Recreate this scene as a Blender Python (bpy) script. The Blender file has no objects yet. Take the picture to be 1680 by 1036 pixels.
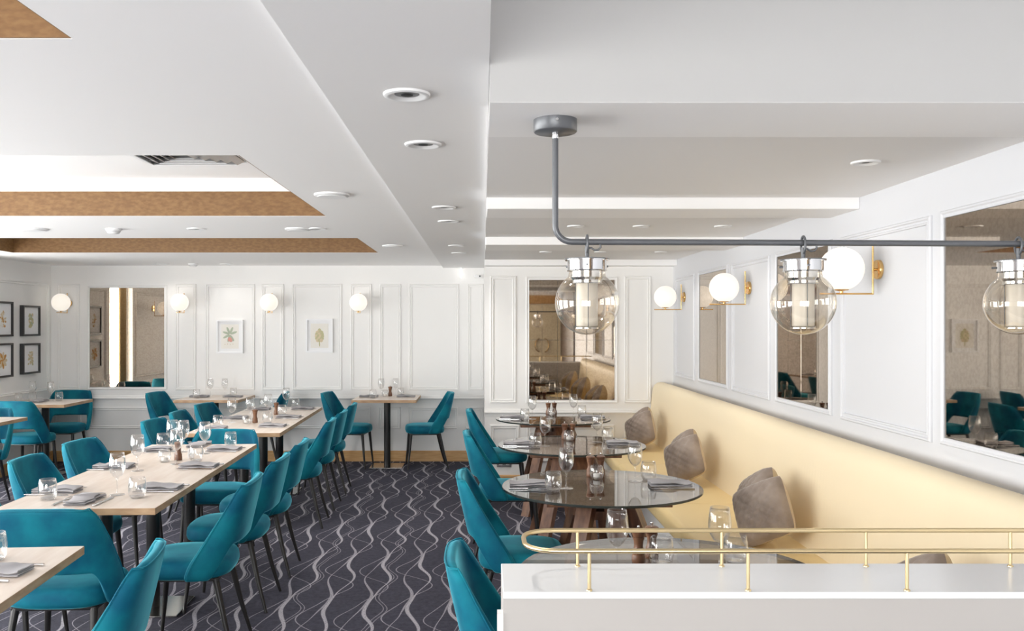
import bpy, bmesh, math, random
from math import pi, sin, cos, radians, sqrt
from mathutils import Vector, Matrix
random.seed(7)
scn = bpy.context.scene
C = scn.collection

# ------------------------------------------------------------------ camera, world, exposure
CAMZ = 1.55
cd = bpy.data.cameras.new('camera'); cam = bpy.data.objects.new('camera', cd); C.objects.link(cam)
cam.location = (0, 0, CAMZ); cam.rotation_euler = (pi/2, 0, 0)
cd.sensor_width = 36; cd.lens = 1440/1680*36
cd.shift_x = 48/1680; cd.shift_y = 17/1680
cd.clip_start = .05; cd.clip_end = 100
scn.camera = cam
w = bpy.data.worlds.new('sky'); scn.world = w; w.use_nodes = True
bg = w.node_tree.nodes['Background']; bg.inputs[0].default_value = (1, .985, .97, 1); bg.inputs[1].default_value = 11.0
scn.view_settings.view_transform = 'Standard'; scn.view_settings.look = 'None'
scn.view_settings.gamma = 1; scn.view_settings.exposure = 0.55; scn.view_settings.use_curve_mapping = False
cy = scn.cycles
cy.max_bounces = 10; cy.diffuse_bounces = 6; cy.glossy_bounces = 5; cy.transmission_bounces = 6; cy.transparent_max_bounces = 24
cy.sample_clamp_indirect = 4; cy.caustics_reflective = False; cy.caustics_refractive = False
cy.use_denoising = True

XR, XL = 1.83, -4.94         # side walls
YB, YA, YR = 10.05, 8.42, -3.6   # back wall, alcove wall, rear wall
ZT = .76                     # table height

# left wall windows; rear wall ones added for frontal fill: (along, along, z0, z1)
WIN_L = [(7.70, 8.46, .06, 2.2), (3.9, 6.0, .25, 2.2), (1.4, 3.4, .25, 2.2), (-1.3, .7, .25, 2.2)]
FILL_WIN_R = [(-2.8, -1.65, .06, 2.2), (-1.55, -.4, .06, 2.2), (-.3, .85, .06, 2.2)]
def portal(loc, rot, sx, sy):
    l = bpy.data.lights.new('daylight_portal', 'AREA'); l.shape = 'RECTANGLE'; l.size = sx; l.size_y = sy
    l.cycles.is_portal = True
    o = bpy.data.objects.new('daylight_portal', l); C.objects.link(o); o.location = loc; o.rotation_euler = rot
for a, b, z0, z1 in WIN_L:
    portal((XL-.12, (a+b)/2, (z0+z1)/2), (0, -pi/2, 0), z1-z0, b-a)
for a, b, z0, z1 in FILL_WIN_R:
    portal(((a+b)/2, YR-.12, (z0+z1)/2), (pi/2, 0, 0), b-a, z1-z0)

# ------------------------------------------------------------------ materials
def mat(name, col, rough=.5, metal=0, **k):
    m = bpy.data.materials.new(name); m.use_nodes = True
    b = m.node_tree.nodes['Principled BSDF']
    b.inputs['Base Color'].default_value = (*col, 1); b.inputs['Roughness'].default_value = rough; b.inputs['Metallic'].default_value = metal
    for kk, v in k.items():
        kk = kk.replace('_', ' ')
        b.inputs[kk].default_value = v
    return m
def N(m, t, **k):
    n = m.node_tree.nodes.new(t)
    for a, v in k.items(): setattr(n, a, v)
    return n
def L(m, a, b): m.node_tree.links.new(a, b)
def bsdf(m): return m.node_tree.nodes['Principled BSDF']
def noise_col(m, c1, c2, scale=5, detail=4, stretch=(1, 1, 1), lo=.35, hi=.65, coord='Object'):
    tc = N(m, 'ShaderNodeTexCoord'); mp = N(m, 'ShaderNodeMapping'); mp.inputs['Scale'].default_value = stretch
    n = N(m, 'ShaderNodeTexNoise'); n.inputs['Scale'].default_value = scale; n.inputs['Detail'].default_value = detail
    r = N(m, 'ShaderNodeValToRGB'); r.color_ramp.elements[0].position = lo; r.color_ramp.elements[1].position = hi
    r.color_ramp.elements[0].color = (*c1, 1); r.color_ramp.elements[1].color = (*c2, 1)
    L(m, tc.outputs[coord], mp.inputs[0]); L(m, mp.outputs[0], n.inputs['Vector']); L(m, n.outputs['Fac'], r.inputs[0])
    L(m, r.outputs[0], bsdf(m).inputs['Base Color'])
    return n
def bump(m, src, strength=.2, dist=.002):
    b = N(m, 'ShaderNodeBump'); b.inputs['Strength'].default_value = strength; b.inputs['Distance'].default_value = dist
    L(m, src, b.inputs['Height']); L(m, b.outputs[0], bsdf(m).inputs['Normal'])
def noise_bump(m, scale, strength=.2, dist=.002):
    tc = N(m, 'ShaderNodeTexCoord'); n = N(m, 'ShaderNodeTexNoise'); n.inputs['Scale'].default_value = scale; n.inputs['Detail'].default_value = 3
    L(m, tc.outputs['Object'], n.inputs['Vector']); bump(m, n.outputs['Fac'], strength, dist)
def thin_glass(name, tint=(1, 1, 1), base=.05, gain=.85, power=3.0, rough=.0, gcol=(1, 1, 1)):
    m = bpy.data.materials.new(name); m.use_nodes = True; nt = m.node_tree; nt.nodes.clear()
    o = N(m, 'ShaderNodeOutputMaterial'); mx = N(m, 'ShaderNodeMixShader'); t = N(m, 'ShaderNodeBsdfTransparent'); g = N(m, 'ShaderNodeBsdfGlossy')
    t.inputs[0].default_value = (*tint, 1); g.inputs['Roughness'].default_value = rough; g.inputs['Color'].default_value = (*gcol, 1)
    lw = N(m, 'ShaderNodeLayerWeight'); lw.inputs['Blend'].default_value = .5
    p = N(m, 'ShaderNodeMath', operation='POWER'); p.inputs[1].default_value = power
    ma = N(m, 'ShaderNodeMath', operation='MULTIPLY_ADD'); ma.inputs[1].default_value = gain; ma.inputs[2].default_value = base
    L(m, lw.outputs['Facing'], p.inputs[0]); L(m, p.outputs[0], ma.inputs[0]); L(m, ma.outputs[0], mx.inputs[0])
    L(m, t.outputs[0], mx.inputs[1]); L(m, g.outputs[0], mx.inputs[2]); L(m, mx.outputs[0], o.inputs[0])
    return m
MT = {}
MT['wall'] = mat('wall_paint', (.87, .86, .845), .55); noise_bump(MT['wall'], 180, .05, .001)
MT['wallr'] = mat('wall_paint_dimmed', (.66, .665, .69), .5)  # wall paint darkened to offset the window light falling on the right wall
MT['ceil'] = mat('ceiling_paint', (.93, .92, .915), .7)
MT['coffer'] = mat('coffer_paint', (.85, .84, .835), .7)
MT['bulk'] = mat('bulkhead_paint_dimmed', (.50, .495, .49), .7)  # greyed as shade, to hold back rear-window light on the bulkhead face
MT['soffit'] = mat('textured_ceiling_paint', (.82, .81, .805), .8); noise_bump(MT['soffit'], 110, .12, .002)
MT['trim'] = mat('white_trim', (.89, .885, .88), .45)
MT['paper'] = mat('bronze_wallpaper', (.36, .2, .08), .55); n_ = noise_col(MT['paper'], (.19, .092, .03), (.26, .14, .052), 30, 8, (1, 1, 2.2)); 
MT['oak'] = mat('oak_skirting', (.55, .32, .13), .4); noise_col(MT['oak'], (.50, .28, .10), (.62, .38, .17), 6, 5, (1, 6, 12))
MT['velvet'] = mat('teal_velvet', (.01, .12, .17), .7, Specular_IOR_Level=.15, Sheen_Weight=.75, Sheen_Roughness=.28, Sheen_Tint=(.22, .8, .95, 1))
n_ = noise_col(MT['velvet'], (.002, .085, .155), (.006, .19, .25), 6, 8, lo=.33, hi=.66)
MT['black'] = mat('black_metal', (.012, .011, .011), .35)
MT['steel'] = mat('brushed_steel', (.62, .6, .58), .18, 1)
MT['chrome'] = mat('chrome', (.75, .75, .76), .08, 1)
MT['gun'] = mat('grey_powdercoat', (.13, .135, .145), .38, .3)
MT['brass'] = mat('brass', (.72, .47, .2), .25, 1); MT['brasspale'] = mat('satin_brass', (.78, .62, .36), .3, 1)
MT['top'] = mat('pale_oak_top', (.70, .6, .5), .33)
n_ = noise_col(MT['top'], (.70, .585, .49), (.83, .74, .66), 3.2, 6, (7, .7, 1), .3, .7)
MT['topedge'] = mat('oak_edge', (.42, .26, .14), .5); noise_col(MT['topedge'], (.36, .21, .11), (.5, .33, .19), 9, 4, (1, 1, 4))
MT['walnut'] = mat('walnut', (.16, .075, .04), .35); noise_col(MT['walnut'], (.105, .045, .026), (.22, .105, .055), 5, 6, (6, 6, .8))
MT['glasstop'] = thin_glass('smoked_glass_top', (.66, .63, .59), .07, .9, 4.0)
MT['glassrim'] = mat('smoked_glass_edge', (.03, .035, .032), .1)
MT['glass'] = thin_glass('clear_glass', (.97, .97, .97), .05, .85, 2.4)
MT['water'] = thin_glass('thick_glass_base', (.86, .86, .87), .12, .8, 2.0)
MT['amber'] = thin_glass('amber_tinted_glass', (.965, .94, .89), .09, .8, 2.4, 0, (1, .98, .95))
MT['pane'] = thin_glass('window_glass', (.97, .98, .98), .04, .9, 5.0)
MT['frost'] = mat('frosted_glass_tube', (.9, .84, .76), .35, Transmission_Weight=.35)
MT['cream'] = mat('cream_leather', (.84, .65, .33), .4)
MT['creamback'] = mat('cream_ribbed_fabric', (.86, .735, .52), .5)
MT['taupe'] = mat('taupe_velvet', (.27, .215, .175), .7, Sheen_Weight=.55, Sheen_Roughness=.4, Sheen_Tint=(.95, .88, .8, 1)); noise_col(MT['taupe'], (.22, .17, .14), (.34, .275, .23), 9, 4)
MT['tan'] = mat('tan_cushion_back', (.52, .40, .24), .7, Sheen_Weight=.3)
MT['linen'] = mat('grey_linen', (.37, .36, .375), .9); noise_bump(MT['linen'], 500, .25, .001)
MT['white'] = mat('white_plastic', (.85, .85, .85), .4)
MT['grey'] = mat('grey_plastic', (.3, .3, .3), .5)
MT['dark'] = mat('dark_recess', (.03, .03, .03), .6)
MT['wax'] = mat('white_wax', (.9, .88, .84), .5)
MT['blackframe'] = mat('black_frame', (.03, .029, .03), .4); MT['whiteframe'] = mat('white_frame', (.88, .88, .89), .4)
MT['mount'] = mat('white_mount', (.86, .86, .87), .7)
MT['plaster'] = mat('beige_painted_partition', (.46, .435, .415), .6)
MT['ledge'] = mat('white_gloss_ledge', (.92, .93, .935), .25)
MT['curtain'] = mat('gold_curtain', (.62, .45, .24), .8)
MT['door'] = mat('cream_door', (.78, .68, .48), .5)
MT['darkwood'] = mat('dark_wood', (.07, .04, .028), .4)
MT['print_green'] = mat('print_green', (.42, .47, .36), .8); MT['print_red'] = mat('print_red', (.68, .33, .28), .8)
MT['print_tan'] = mat('print_tan', (.66, .55, .38), .8); MT['print_olive'] = mat('print_olive', (.52, .49, .29), .8); MT['print_amber'] = mat('print_amber', (.55, .27, .07), .8); MT['print_paper'] = mat('print_paper', (.83, .8, .74), .8)
def emis(name, col, s):
    m = mat(name, tuple(c*.55 for c in col), .3); b = bsdf(m); b.inputs['Emission Color'].default_value = (*col, 1); b.inputs['Emission Strength'].default_value = s
    return m
MT['globe'] = emis('lit_opal_glass', (1, .93, .83), .5)
MT['lamp'] = emis('white_glow', (1, .98, .95), 3)  # glow for the reflection streak, not a real lamp
# bronze mirror with faint foxing
m = MT['mirror'] = mat('bronze_mirror', (.62, .52, .43), .02, 1); noise_col(m, (.44, .37, .30), (.51, .435, .36), 70, 5, lo=.35, hi=.6)
# ribs of the banquette back
m = MT['creamback']
tc = N(m, 'ShaderNodeTexCoord'); wv = N(m, 'ShaderNodeTexWave', bands_direction='Y'); wv.inputs['Scale'].default_value = 9; wv.inputs['Distortion'].default_value = .3; wv.inputs['Detail'].default_value = 2
L(m, tc.outputs['Object'], wv.inputs['Vector']); bump(m, wv.outputs['Fac'], .12, .002)
# carpet
m = MT['carpet'] = mat('wave_carpet', (.03, .03, .04), .95)
nt = m.node_tree
def mth(op, a, b=None, c=None):
    n = N(m, 'ShaderNodeMath', operation=op)
    for i, v in enumerate((a, b, c)):
        if v is None: continue
        if isinstance(v, (int, float)): n.inputs[i].default_value = v
        else: L(m, v, n.inputs[i])
    return n.outputs[0]
geo = N(m, 'ShaderNodeNewGeometry'); sep = N(m, 'ShaderNodeSeparateXYZ'); L(m, geo.outputs['Position'], sep.inputs[0])
wn = N(m, 'ShaderNodeTexNoise'); wn.inputs['Scale'].default_value = 2.2; wn.inputs['Detail'].default_value = 1; L(m, geo.outputs['Position'], wn.inputs['Vector'])
gx = mth('MULTIPLY_ADD', wn.outputs['Fac'], .06, sep.outputs[0]); gy = sep.outputs[1]
def wave_line(period, amp, wl, ph, width, off, hollow=False, wmod=0):
    s = mth('SINE', mth('MULTIPLY_ADD', gy, 2*pi/wl, ph))
    s2 = mth('SINE', mth('MULTIPLY_ADD', gy, 4*pi/wl, ph*1.7+.6))
    xx = mth('ADD', mth('MULTIPLY_ADD', s, amp, gx), mth('MULTIPLY_ADD', s2, amp*.22, off))
    d = mth('MULTIPLY', mth('ABSOLUTE', mth('SUBTRACT', mth('FRACT', mth('DIVIDE', xx, period)), .5)), period)
    if wmod:
        d = mth('DIVIDE', d, mth('MULTIPLY_ADD', mth('SINE', mth('MULTIPLY_ADD', gy, 2*pi/wl, ph+wmod)), .45, .8))
    if hollow:
        d = mth('ABSOLUTE', mth('SUBTRACT', d, width*1.6)); width *= .45
    mr = N(m, 'ShaderNodeMapRange', interpolation_type='SMOOTHSTEP'); mr.inputs[1].default_value = width*1.25; mr.inputs[2].default_value = width*.7; mr.inputs[3].default_value = 0; mr.inputs[4].default_value = 1
    L(m, d, mr.inputs[0]); return mr.outputs[0]
l1 = wave_line(.23, .040, .93, 0, .0095, 0, wmod=1.2)
l2 = wave_line(.23, .036, .93, 2.6, .0075, .07, wmod=2.5)
l3 = wave_line(.46, .105, .93, 1.1, .0034, .17)
l5 = wave_line(.46, .10, .93, 1.35, .003, .41)
l4 = wave_line(.46, .034, .62, .4, .006, .31, hollow=True)
fn = N(m, 'ShaderNodeTexNoise'); fn.inputs['Scale'].default_value = 140; fn.inputs['Detail'].default_value = 2; L(m, geo.outputs['Position'], fn.inputs['Vector'])
strong = mth('MAXIMUM', l1, mth('MULTIPLY', l2, .75)); weak = mth('MULTIPLY', mth('MAXIMUM', mth('MAXIMUM', l3, l5), mth('MULTIPLY', l4, .8)), .75)
fib = N(m, 'ShaderNodeMapRange'); fib.inputs[1].default_value = .3; fib.inputs[2].default_value = .6; fib.inputs[3].default_value = .35; fib.inputs[4].default_value = 1; L(m, fn.outputs['Fac'], fib.inputs[0])
fac = mth('MULTIPLY', mth('MAXIMUM', strong, weak), fib.outputs[0])
mix = N(m, 'ShaderNodeMix', data_type='RGBA'); L(m, fac, mix.inputs['Factor'])
base = N(m, 'ShaderNodeMix', data_type='RGBA'); bn = N(m, 'ShaderNodeTexNoise'); bn.inputs['Scale'].default_value = 30; bn.inputs['Detail'].default_value = 6; bn.inputs['Roughness'].default_value = .8; L(m, geo.outputs['Position'], bn.inputs['Vector']); bmr = N(m, 'ShaderNodeMapRange'); bmr.inputs[1].default_value = .3; bmr.inputs[2].default_value = .7; L(m, bn.outputs['Fac'], bmr.inputs[0]); L(m, bmr.outputs[0], base.inputs['Factor']); base.inputs['A'].default_value = (.013, .0125, .025, 1); base.inputs['B'].default_value = (.052, .05, .077, 1)
L(m, base.outputs['Result'], mix.inputs['A']); mix.inputs['B'].default_value = (.45, .43, .475, 1)
L(m, mix.outputs['Result'], bsdf(m).inputs['Base Color']); bump(m, fn.outputs['Fac'], .5, .004)

# ------------------------------------------------------------------ mesh helpers
def bm_obj(name, bm, material, parent=None, smooth=False, auto=None):
    bmesh.ops.recalc_face_normals(bm, faces=bm.faces)
    me = bpy.data.meshes.new(name); bm.to_mesh(me); bm.free()
    mats = material if isinstance(material, (list, tuple)) else [material]
    for mm in mats: me.materials.append(MT[mm])
    if smooth:
        for p in me.polygons: p.use_smooth = True
        if auto:
            me.set_sharp_from_angle(angle=radians(auto))
    o = bpy.data.objects.new(name, me); C.objects.link(o); o.parent = parent
    return o
def box(bm, x0, x1, y0, y1, z0, z1, bev=0, mi=0):
    r = bmesh.ops.create_cube(bm, size=1)
    vs = r['verts']
    for v in vs:
        v.co = Vector(((x0+x1)/2+v.co.x*(x1-x0), (y0+y1)/2+v.co.y*(y1-y0), (z0+z1)/2+v.co.z*(z1-z0)))
    fs = {f for v in vs for f in v.link_faces}
    for f in fs: f.material_index = mi
    if bev:
        es = list({e for v in vs for e in v.link_edges})
        bmesh.ops.bevel(bm, geom=es, offset=bev, segments=2, affect='EDGES', profile=.5)
def box_obj(name, x0, x1, y0, y1, z0, z1, material, parent=None, bev=0):
    bm = bmesh.new(); box(bm, x0, x1, y0, y1, z0, z1, bev); return bm_obj(name, bm, material, parent)
def lathe(bm, prof, n=24, center=(0, 0, 0), axis='Z', cap=False, mi=0):
    cx, cy_, cz = center; rings = []
    for r, z in prof:
        ring = []
        if r < 1e-5:
            ring = [bm.verts.new((0, 0, z))]
        else:
            for i in range(n):
                a = 2*pi*i/n; ring.append(bm.verts.new((r*cos(a), r*sin(a), z)))
        rings.append(ring)
    fs = []
    for A, B in zip(rings, rings[1:]):
        if len(A) == 1 and len(B) == 1: continue
        for i in range(n):
            j = (i+1) % n
            if len(A) == 1: f = bm.faces.new((A[0], B[j], B[i]))
            elif len(B) == 1: f = bm.faces.new((A[i], A[j], B[0]))
            else: f = bm.faces.new((A[i], A[j], B[j], B[i]))
            f.material_index = mi; fs.append(f)
    vs = [v for r in rings for v in r]
    M_ = Matrix.Identity(3)
    if axis == 'X': M_ = Matrix.Rotation(pi/2, 3, 'Y')
    if axis == 'Y': M_ = Matrix.Rotation(-pi/2, 3, 'X')
    for v in vs: v.co = M_ @ v.co + Vector(center)
    return vs
def lathe_obj(name, prof, material, parent=None, n=24, center=(0, 0, 0), axis='Z', auto=50):
    bm = bmesh.new(); lathe(bm, prof, n, center, axis); return bm_obj(name, bm, material, parent, True, auto)
def tube(bm, pts, r, n=8, closed=False, caps=True):
    pts = [Vector(p) for p in pts]; rad = r if isinstance(r, (list, tuple)) else [r]*len(pts)
    rings = []; up = None; k = len(pts)
    for i, p in enumerate(pts):
        a = pts[i-1] if (i > 0 or closed) else p
        b = pts[(i+1) % k] if (i < k-1 or closed) else p
        t = (b-a).normalized()
        if up is None:
            up = Vector((0, 0, 1)) if abs(t.z) < .9 else Vector((1, 0, 0))
        s = t.cross(up).normalized(); u = s.cross(t).normalized(); up = u
        rings.append([bm.verts.new(p+(s*cos(2*pi*j/n)+u*sin(2*pi*j/n))*rad[i]) for j in range(n)])
    pr = list(zip(rings, rings[1:]))
    if closed: pr.append((rings[-1], rings[0]))
    for A, B in pr:
        for j in range(n): bm.faces.new((A[j], A[(j+1) % n], B[(j+1) % n], B[j]))
    if caps and not closed:
        bm.faces.new(rings[0][::-1]); bm.faces.new(rings[-1])
def tube_obj(name, pts, r, material, parent=None, n=10, closed=False):
    bm = bmesh.new(); tube(bm, pts, r, n, closed); return bm_obj(name, bm, material, parent, True, 60)
def arc(c, r, a0, a1, n, plane='XY'):
    out = []
    for i in range(n+1):
        a = a0+(a1-a0)*i/n
        u, v = r*cos(a), r*sin(a)
        out.append(Vector(c)+(Vector((u, v, 0)) if plane == 'XY' else Vector((u, 0, v)) if plane == 'XZ' else Vector((0, u, v))))
    return out
def empty(name, loc=(0, 0, 0), rz=0):
    o = bpy.data.objects.new(name, None); C.objects.link(o); o.location = loc; o.rotation_euler = (0, 0, rz); o.empty_display_size = .1
    return o
def tag(o, label, cat, group=None, kind=None):
    o['label'] = label; o['category'] = cat
    if group: o['group'] = group
    if kind: o['kind'] = kind
    return o
def struct(o, label=None):
    o['kind'] = 'structure'
    if label: o['label'] = label
    return o
def kids(o): return KID.get(o.name, [])
def copy_tree(o, parent=None):
    c = o.copy(); C.objects.link(c); c.parent = parent
    for ch in [x for x in ALL() if x.parent == o]: copy_tree(ch, c)
    return c
def ALL(): return list(C.objects)
class Proto:
    """a finished thing; every further call places a copy of it and of each part"""
    def __init__(self, root):
        self.root = root; self.first = True
        self.tree = self._tree(root)
    def _tree(self, o): return [(ch, self._tree(ch)) for ch in C.objects if ch.parent == o]
    def _copy(self, tree, parent):
        for ch, sub in tree:
            c = ch.copy(); C.objects.link(c); c.parent = parent; self._copy(sub, c)
    def place(self, loc, rz, label, cat, group=None, scale=None):
        if self.first: o = self.root; self.first = False
        else:
            o = self.root.copy(); C.objects.link(o); self._copy(self.tree, o)
        o.location = loc; o.rotation_euler = rz if isinstance(rz, (tuple, list)) else (0, 0, rz)
        if scale: o.scale = scale
        tag(o, label, cat, group); return o
def bake(o):
    dg = bpy.context.evaluated_depsgraph_get(); me = bpy.data.meshes.new_from_object(o.evaluated_get(dg))
    o.modifiers.clear(); o.data = me; return o

# ------------------------------------------------------------------ shell of the room
struct(box_obj('floor', XL-.25, XR+.25, YR-.25, YB+.25, -.08, 0, 'carpet'), 'dark navy carpet with pale wavy lines')
wb = struct(box_obj('wall_back', XL-.25, .017, YB, YB+.15, 0, 2.75, 'wall'), 'pale panelled wall at the far end of the dining room')
wa = struct(box_obj('wall_alcove', .017, XR+.25, YA, YA+.15, 0, 2.75, 'wall'), 'pale panelled end wall behind the round glass tables')
struct(box_obj('wall_return', .017, .15, YA+.15, YB+.15, 0, 2.75, 'wall'))
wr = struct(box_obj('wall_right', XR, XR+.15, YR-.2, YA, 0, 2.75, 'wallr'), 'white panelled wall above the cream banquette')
def pierced(name, along, a0, a1, wins, fixed0, fixed1, material):
    bm = bmesh.new()
    def bb(a, b, z0, z1):
        if b-a < .001 or z1-z0 < .001: return
        if along == 'Y': box(bm, fixed0, fixed1, a, b, z0, z1)
        else: box(bm, a, b, fixed0, fixed1, z0, z1)
    cur = a0
    for a, b, z0, z1 in sorted(wins):
        bb(cur, a, 0, 2.75); bb(a, b, 0, z0); bb(a, b, z1, 2.75); cur = b
    bb(cur, a1, 0, 2.75)
    return bm_obj(name, bm, material)
wl = struct(pierced('wall_left', 'Y', YR-.2, YB, WIN_L, XL-.2, XL, 'wall'), 'pale window wall at the left of the dining room')
wre = struct(pierced('wall_rear', 'X', XL-.2, XR, FILL_WIN_R, YR-.2, YR, 'wall'), 'wall behind the viewpoint with doors and added fill windows')
wi = 0
for a, b, z0, z1 in WIN_L:
    wi += 1
    bm = bmesh.new(); t = .045; x0, x1 = XL-.13, XL-.08
    box(bm, x0, x1, a, b, z0, z0+t); box(bm, x0, x1, a, b, z1-t, z1); box(bm, x0, x1, a, a+t, z0+t, z1-t); box(bm, x0, x1, b-t, b, z0+t, z1-t)
    if b-a > 1: box(bm, x0, x1, (a+b)/2-.02, (a+b)/2+.02, z0+t, z1-t)
    o = struct(bm_obj('window_%d' % wi, bm, 'trim'))
    p = box_obj('pane', XL-.108, XL-.104, a+t, b-t, z0+t, z1-t, 'pane', o)
for a, b, z0, z1 in FILL_WIN_R:  # rear windows, added to bring in frontal fill light
    wi += 1
    bm = bmesh.new(); t = .05; y0, y1 = YR-.13, YR-.08
    box(bm, a, b, y0, y1, z0, z0+t); box(bm, a, b, y0, y1, z1-t, z1); box(bm, a, a+t, y0, y1, z0+t, z1-t); box(bm, b-t, b, y0, y1, z0+t, z1-t)
    o = struct(bm_obj('window_%d' % wi, bm, 'trim'))
    p = box_obj('pane', a+t, b-t, YR-.108, YR-.104, z0+t, z1-t, 'pane', o)
# left ceiling: low plane with three wallpapered coffers
ZC, ZCT = 2.24, 2.47
COF = [(-2.2, 2.11), (3.55, 5.52), (6.9, 8.28)]; CX0, CX1 = -4.43, -.985
bm = bmesh.new()
box(bm, XL-.2, CX0, YR-.2, YB, ZC, 2.75); box(bm, CX1, -.453, YR-.2, YB, ZC, 2.75)
cur = YR-.2
for a, b in COF:
    box(bm, CX0, CX1, cur, a, ZC, 2.75); box(bm, CX0, CX1, a, b, ZCT, 2.75); cur = b
box(bm, CX0, CX1, cur, YB, ZC, 2.75)
ceil = struct(bm_obj('ceiling', bm, 'ceil'), 'white ceiling with three recessed coffers')
for a, b in COF:
    e = .006
    box_obj('wallpaper_band', CX0, CX1, b-e, b, ZC+.002, 2.40, 'paper', ceil)
    box_obj('wallpaper_band', CX0, CX1, a, a+e, ZC+.002, 2.40, 'paper', ceil)
    box_obj('wallpaper_band', CX0, CX0+e, a+e, b-e, ZC+.002, 2.40, 'paper', ceil)
    box_obj('wallpaper_band', CX1-e, CX1, a+e, b-e, ZC+.002, 2.40, 'paper', ceil)
    bm = bmesh.new()
    prof = [(0, 2.395), (.012, 2.395), (.016, 2.405), (.03, 2.43), (.05, 2.452), (.056, 2.456), (.056, 2.47), (0, 2.47)]
    rings = [[(CX0+d, a+d, z), (CX1-d, a+d, z), (CX1-d, b-d, z), (CX0+d, b-d, z)] for d, z in prof]
    vr = [[bm.verts.new(p) for p in r] for r in rings]
    for i in range(len(vr)):
        A, B = vr[i], vr[(i+1) % len(vr)]
        for j in range(4): bm.faces.new((A[j], A[(j+1) % 4], B[(j+1) % 4], B[j]))
    bm_obj('cornice', bm, 'ceil', ceil)
ZS = 2.213
struct(box_obj('ceiling_soffit', -.453, .017, YR-.2, YB, ZS, 2.75, 'soffit'), 'textured white dropped soffit with recessed downlights')
# alcove ceiling with cross beams
ZA, ZBM = 2.174, 2.118
ca = struct(box_obj('ceiling_alcove', .018, XR, 2.641, YA, ZA, 2.75, 'coffer'))
BEAMS = [(2.23, 2.64), (4.26, 4.62), (6.15, 6.62), (8.26, YA)]
for a, b in BEAMS[1:]:
    o = struct(box_obj('ceiling_beam', .019, XR, a, b, ZBM, ZA, 'ceil', None, .004)); o.parent = ca
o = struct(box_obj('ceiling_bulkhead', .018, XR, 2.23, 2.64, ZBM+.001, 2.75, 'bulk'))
struct(box_obj('ceiling_beam', .018, XR, 2.231, 2.64, ZBM, ZBM+.001, 'ceil'))
struct(box_obj('ceiling_entrance', .017, XR, YR-.2, 2.23, 2.7, 2.8, 'ceil'))

# mouldings --------------------------------------------------------------
def frame_ring(bm, P, u0, u1, v0, v1, prof):
    """picture-frame ring in the (u, v) plane; P maps (u, v, proud) to a point, prof = (inset, proud)"""
    vr = []
    for d, h in prof:
        vr.append([bm.verts.new(P(*q, h)) for q in ((u0+d, v0+d), (u1-d, v0+d), (u1-d, v1-d), (u0+d, v1-d))])
    k = len(vr)
    for i in range(k):
        A, B = vr[i], vr[(i+1) % k]
        for j in range(4): bm.faces.new((A[j], A[(j+1) % 4], B[(j+1) % 4], B[j]))
MP = [(0, -.002), (0, .008), (.005, .014), (.012, .014), (.016, .007), (.024, .007), (.028, .011), (.034, .009), (.036, -.002)]
Pback = lambda u, v, h: (u, YB-h, v)
Palc = lambda u, v, h: (u, YA-h, v)
Pright = lambda u, v, h: (XR-h, u, v)
Pleft = lambda u, v, h: (XL+h, u, v)
def moulding(P, u0, u1, v0, v1, wall, material='trim', prof=MP):
    bm = bmesh.new(); frame_ring(bm, P, u0, u1, v0, v1, prof); return bm_obj('panel_moulding', bm, material, wall)
k = YB/1440
X = lambda px: (px-792)*k
MT['wallm'] = MT['wall']
for a, b in [(95, 131), (288, 322), (337, 418), (430, 466), (480, 561), (575, 610), (623, 658), (671, 753), (767, 793)]:
    moulding(Pback, X(a), X(b), .815, 2.03, wb, 'wall')
for a, b in [(90, 133), (146, 320), (337, 466), (480, 608), (621, 657), (671, 751), (764, 793)]:
    moulding(Pback, X(a), X(b), .372, .62, wb, 'wall')
ka = YA/1440; X2 = lambda px: (px-792)*ka
for a, b in [(804, 847), (1024, 1068)]:
    moulding(Palc, X2(a), X2(b), .81, 2.03, wa, 'wall')
for a, b in [(804, 852), (864, 1008), (1024, 1100)]:
    moulding(Palc, X2(a), X2(b), .25, .60, wa, 'wall')
for a, b in [(7.57, 8.30), (5.58, 6.42), (3.57, 4.47), (1.4, 2.4)]:
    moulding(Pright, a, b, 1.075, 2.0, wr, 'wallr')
moulding(Pleft, 8.58, 9.98, .815, 2.03, wl, 'wall'); moulding(Pleft, 8.58, 9.98, .372, .62, wl, 'wall'); moulding(Pleft, 6.4, 7.6, .815, 2.03, wl, 'wall')
# dado rails: extruded profile
DP = [(-.002, 0), (.012, 0), (.012, .012), (.022, .018), (.028, .03), (.022, .042), (.012, .046), (.012, .058), (-.002, .06)]
def rail(name, P, u0, u1, z0, parent, material, prof=DP):
    bm = bmesh.new(); A = [bm.verts.new(P(u0, z0+z, h)) for h, z in prof]; B = [bm.verts.new(P(u1, z0+z, h)) for h, z in prof]
    n = len(prof)
    for i in range(n): bm.faces.new((A[i], A[(i+1) % n], B[(i+1) % n], B[i]))
    bm.faces.new(A); bm.faces.new(B[::-1])
    return bm_obj(name, bm, material, parent)
rail('dado_rail', Pback, XL, .017, .69, wb, 'wall'); rail('dado_rail', Palc, .017, 1.55, .69, wa, 'wall')
rail('dado_rail', Pleft, 8.46, YB-.03, .69, wl, 'wall'); rail('dado_rail', Pleft, 6.1, 7.70, .69, wl, 'wall')
SK = [(-.002, 0), (.02, 0), (.02, .075), (.016, .082), (.016, .108), (.008, .12), (-.002, .12)]
struct(rail('baseboard_back', Pback, XL, .017, 0, None, 'oak', SK)); struct(rail('baseboard_alcove', Palc, .017, 1.08, 0, None, 'oak', SK))
struct(rail('baseboard_left', Pleft, 8.46, YB-.02, 0, None, 'oak', SK))
struct(rail('baseboard_left', Pleft, 6.1, 7.70, 0, None, 'oak', SK))

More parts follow.
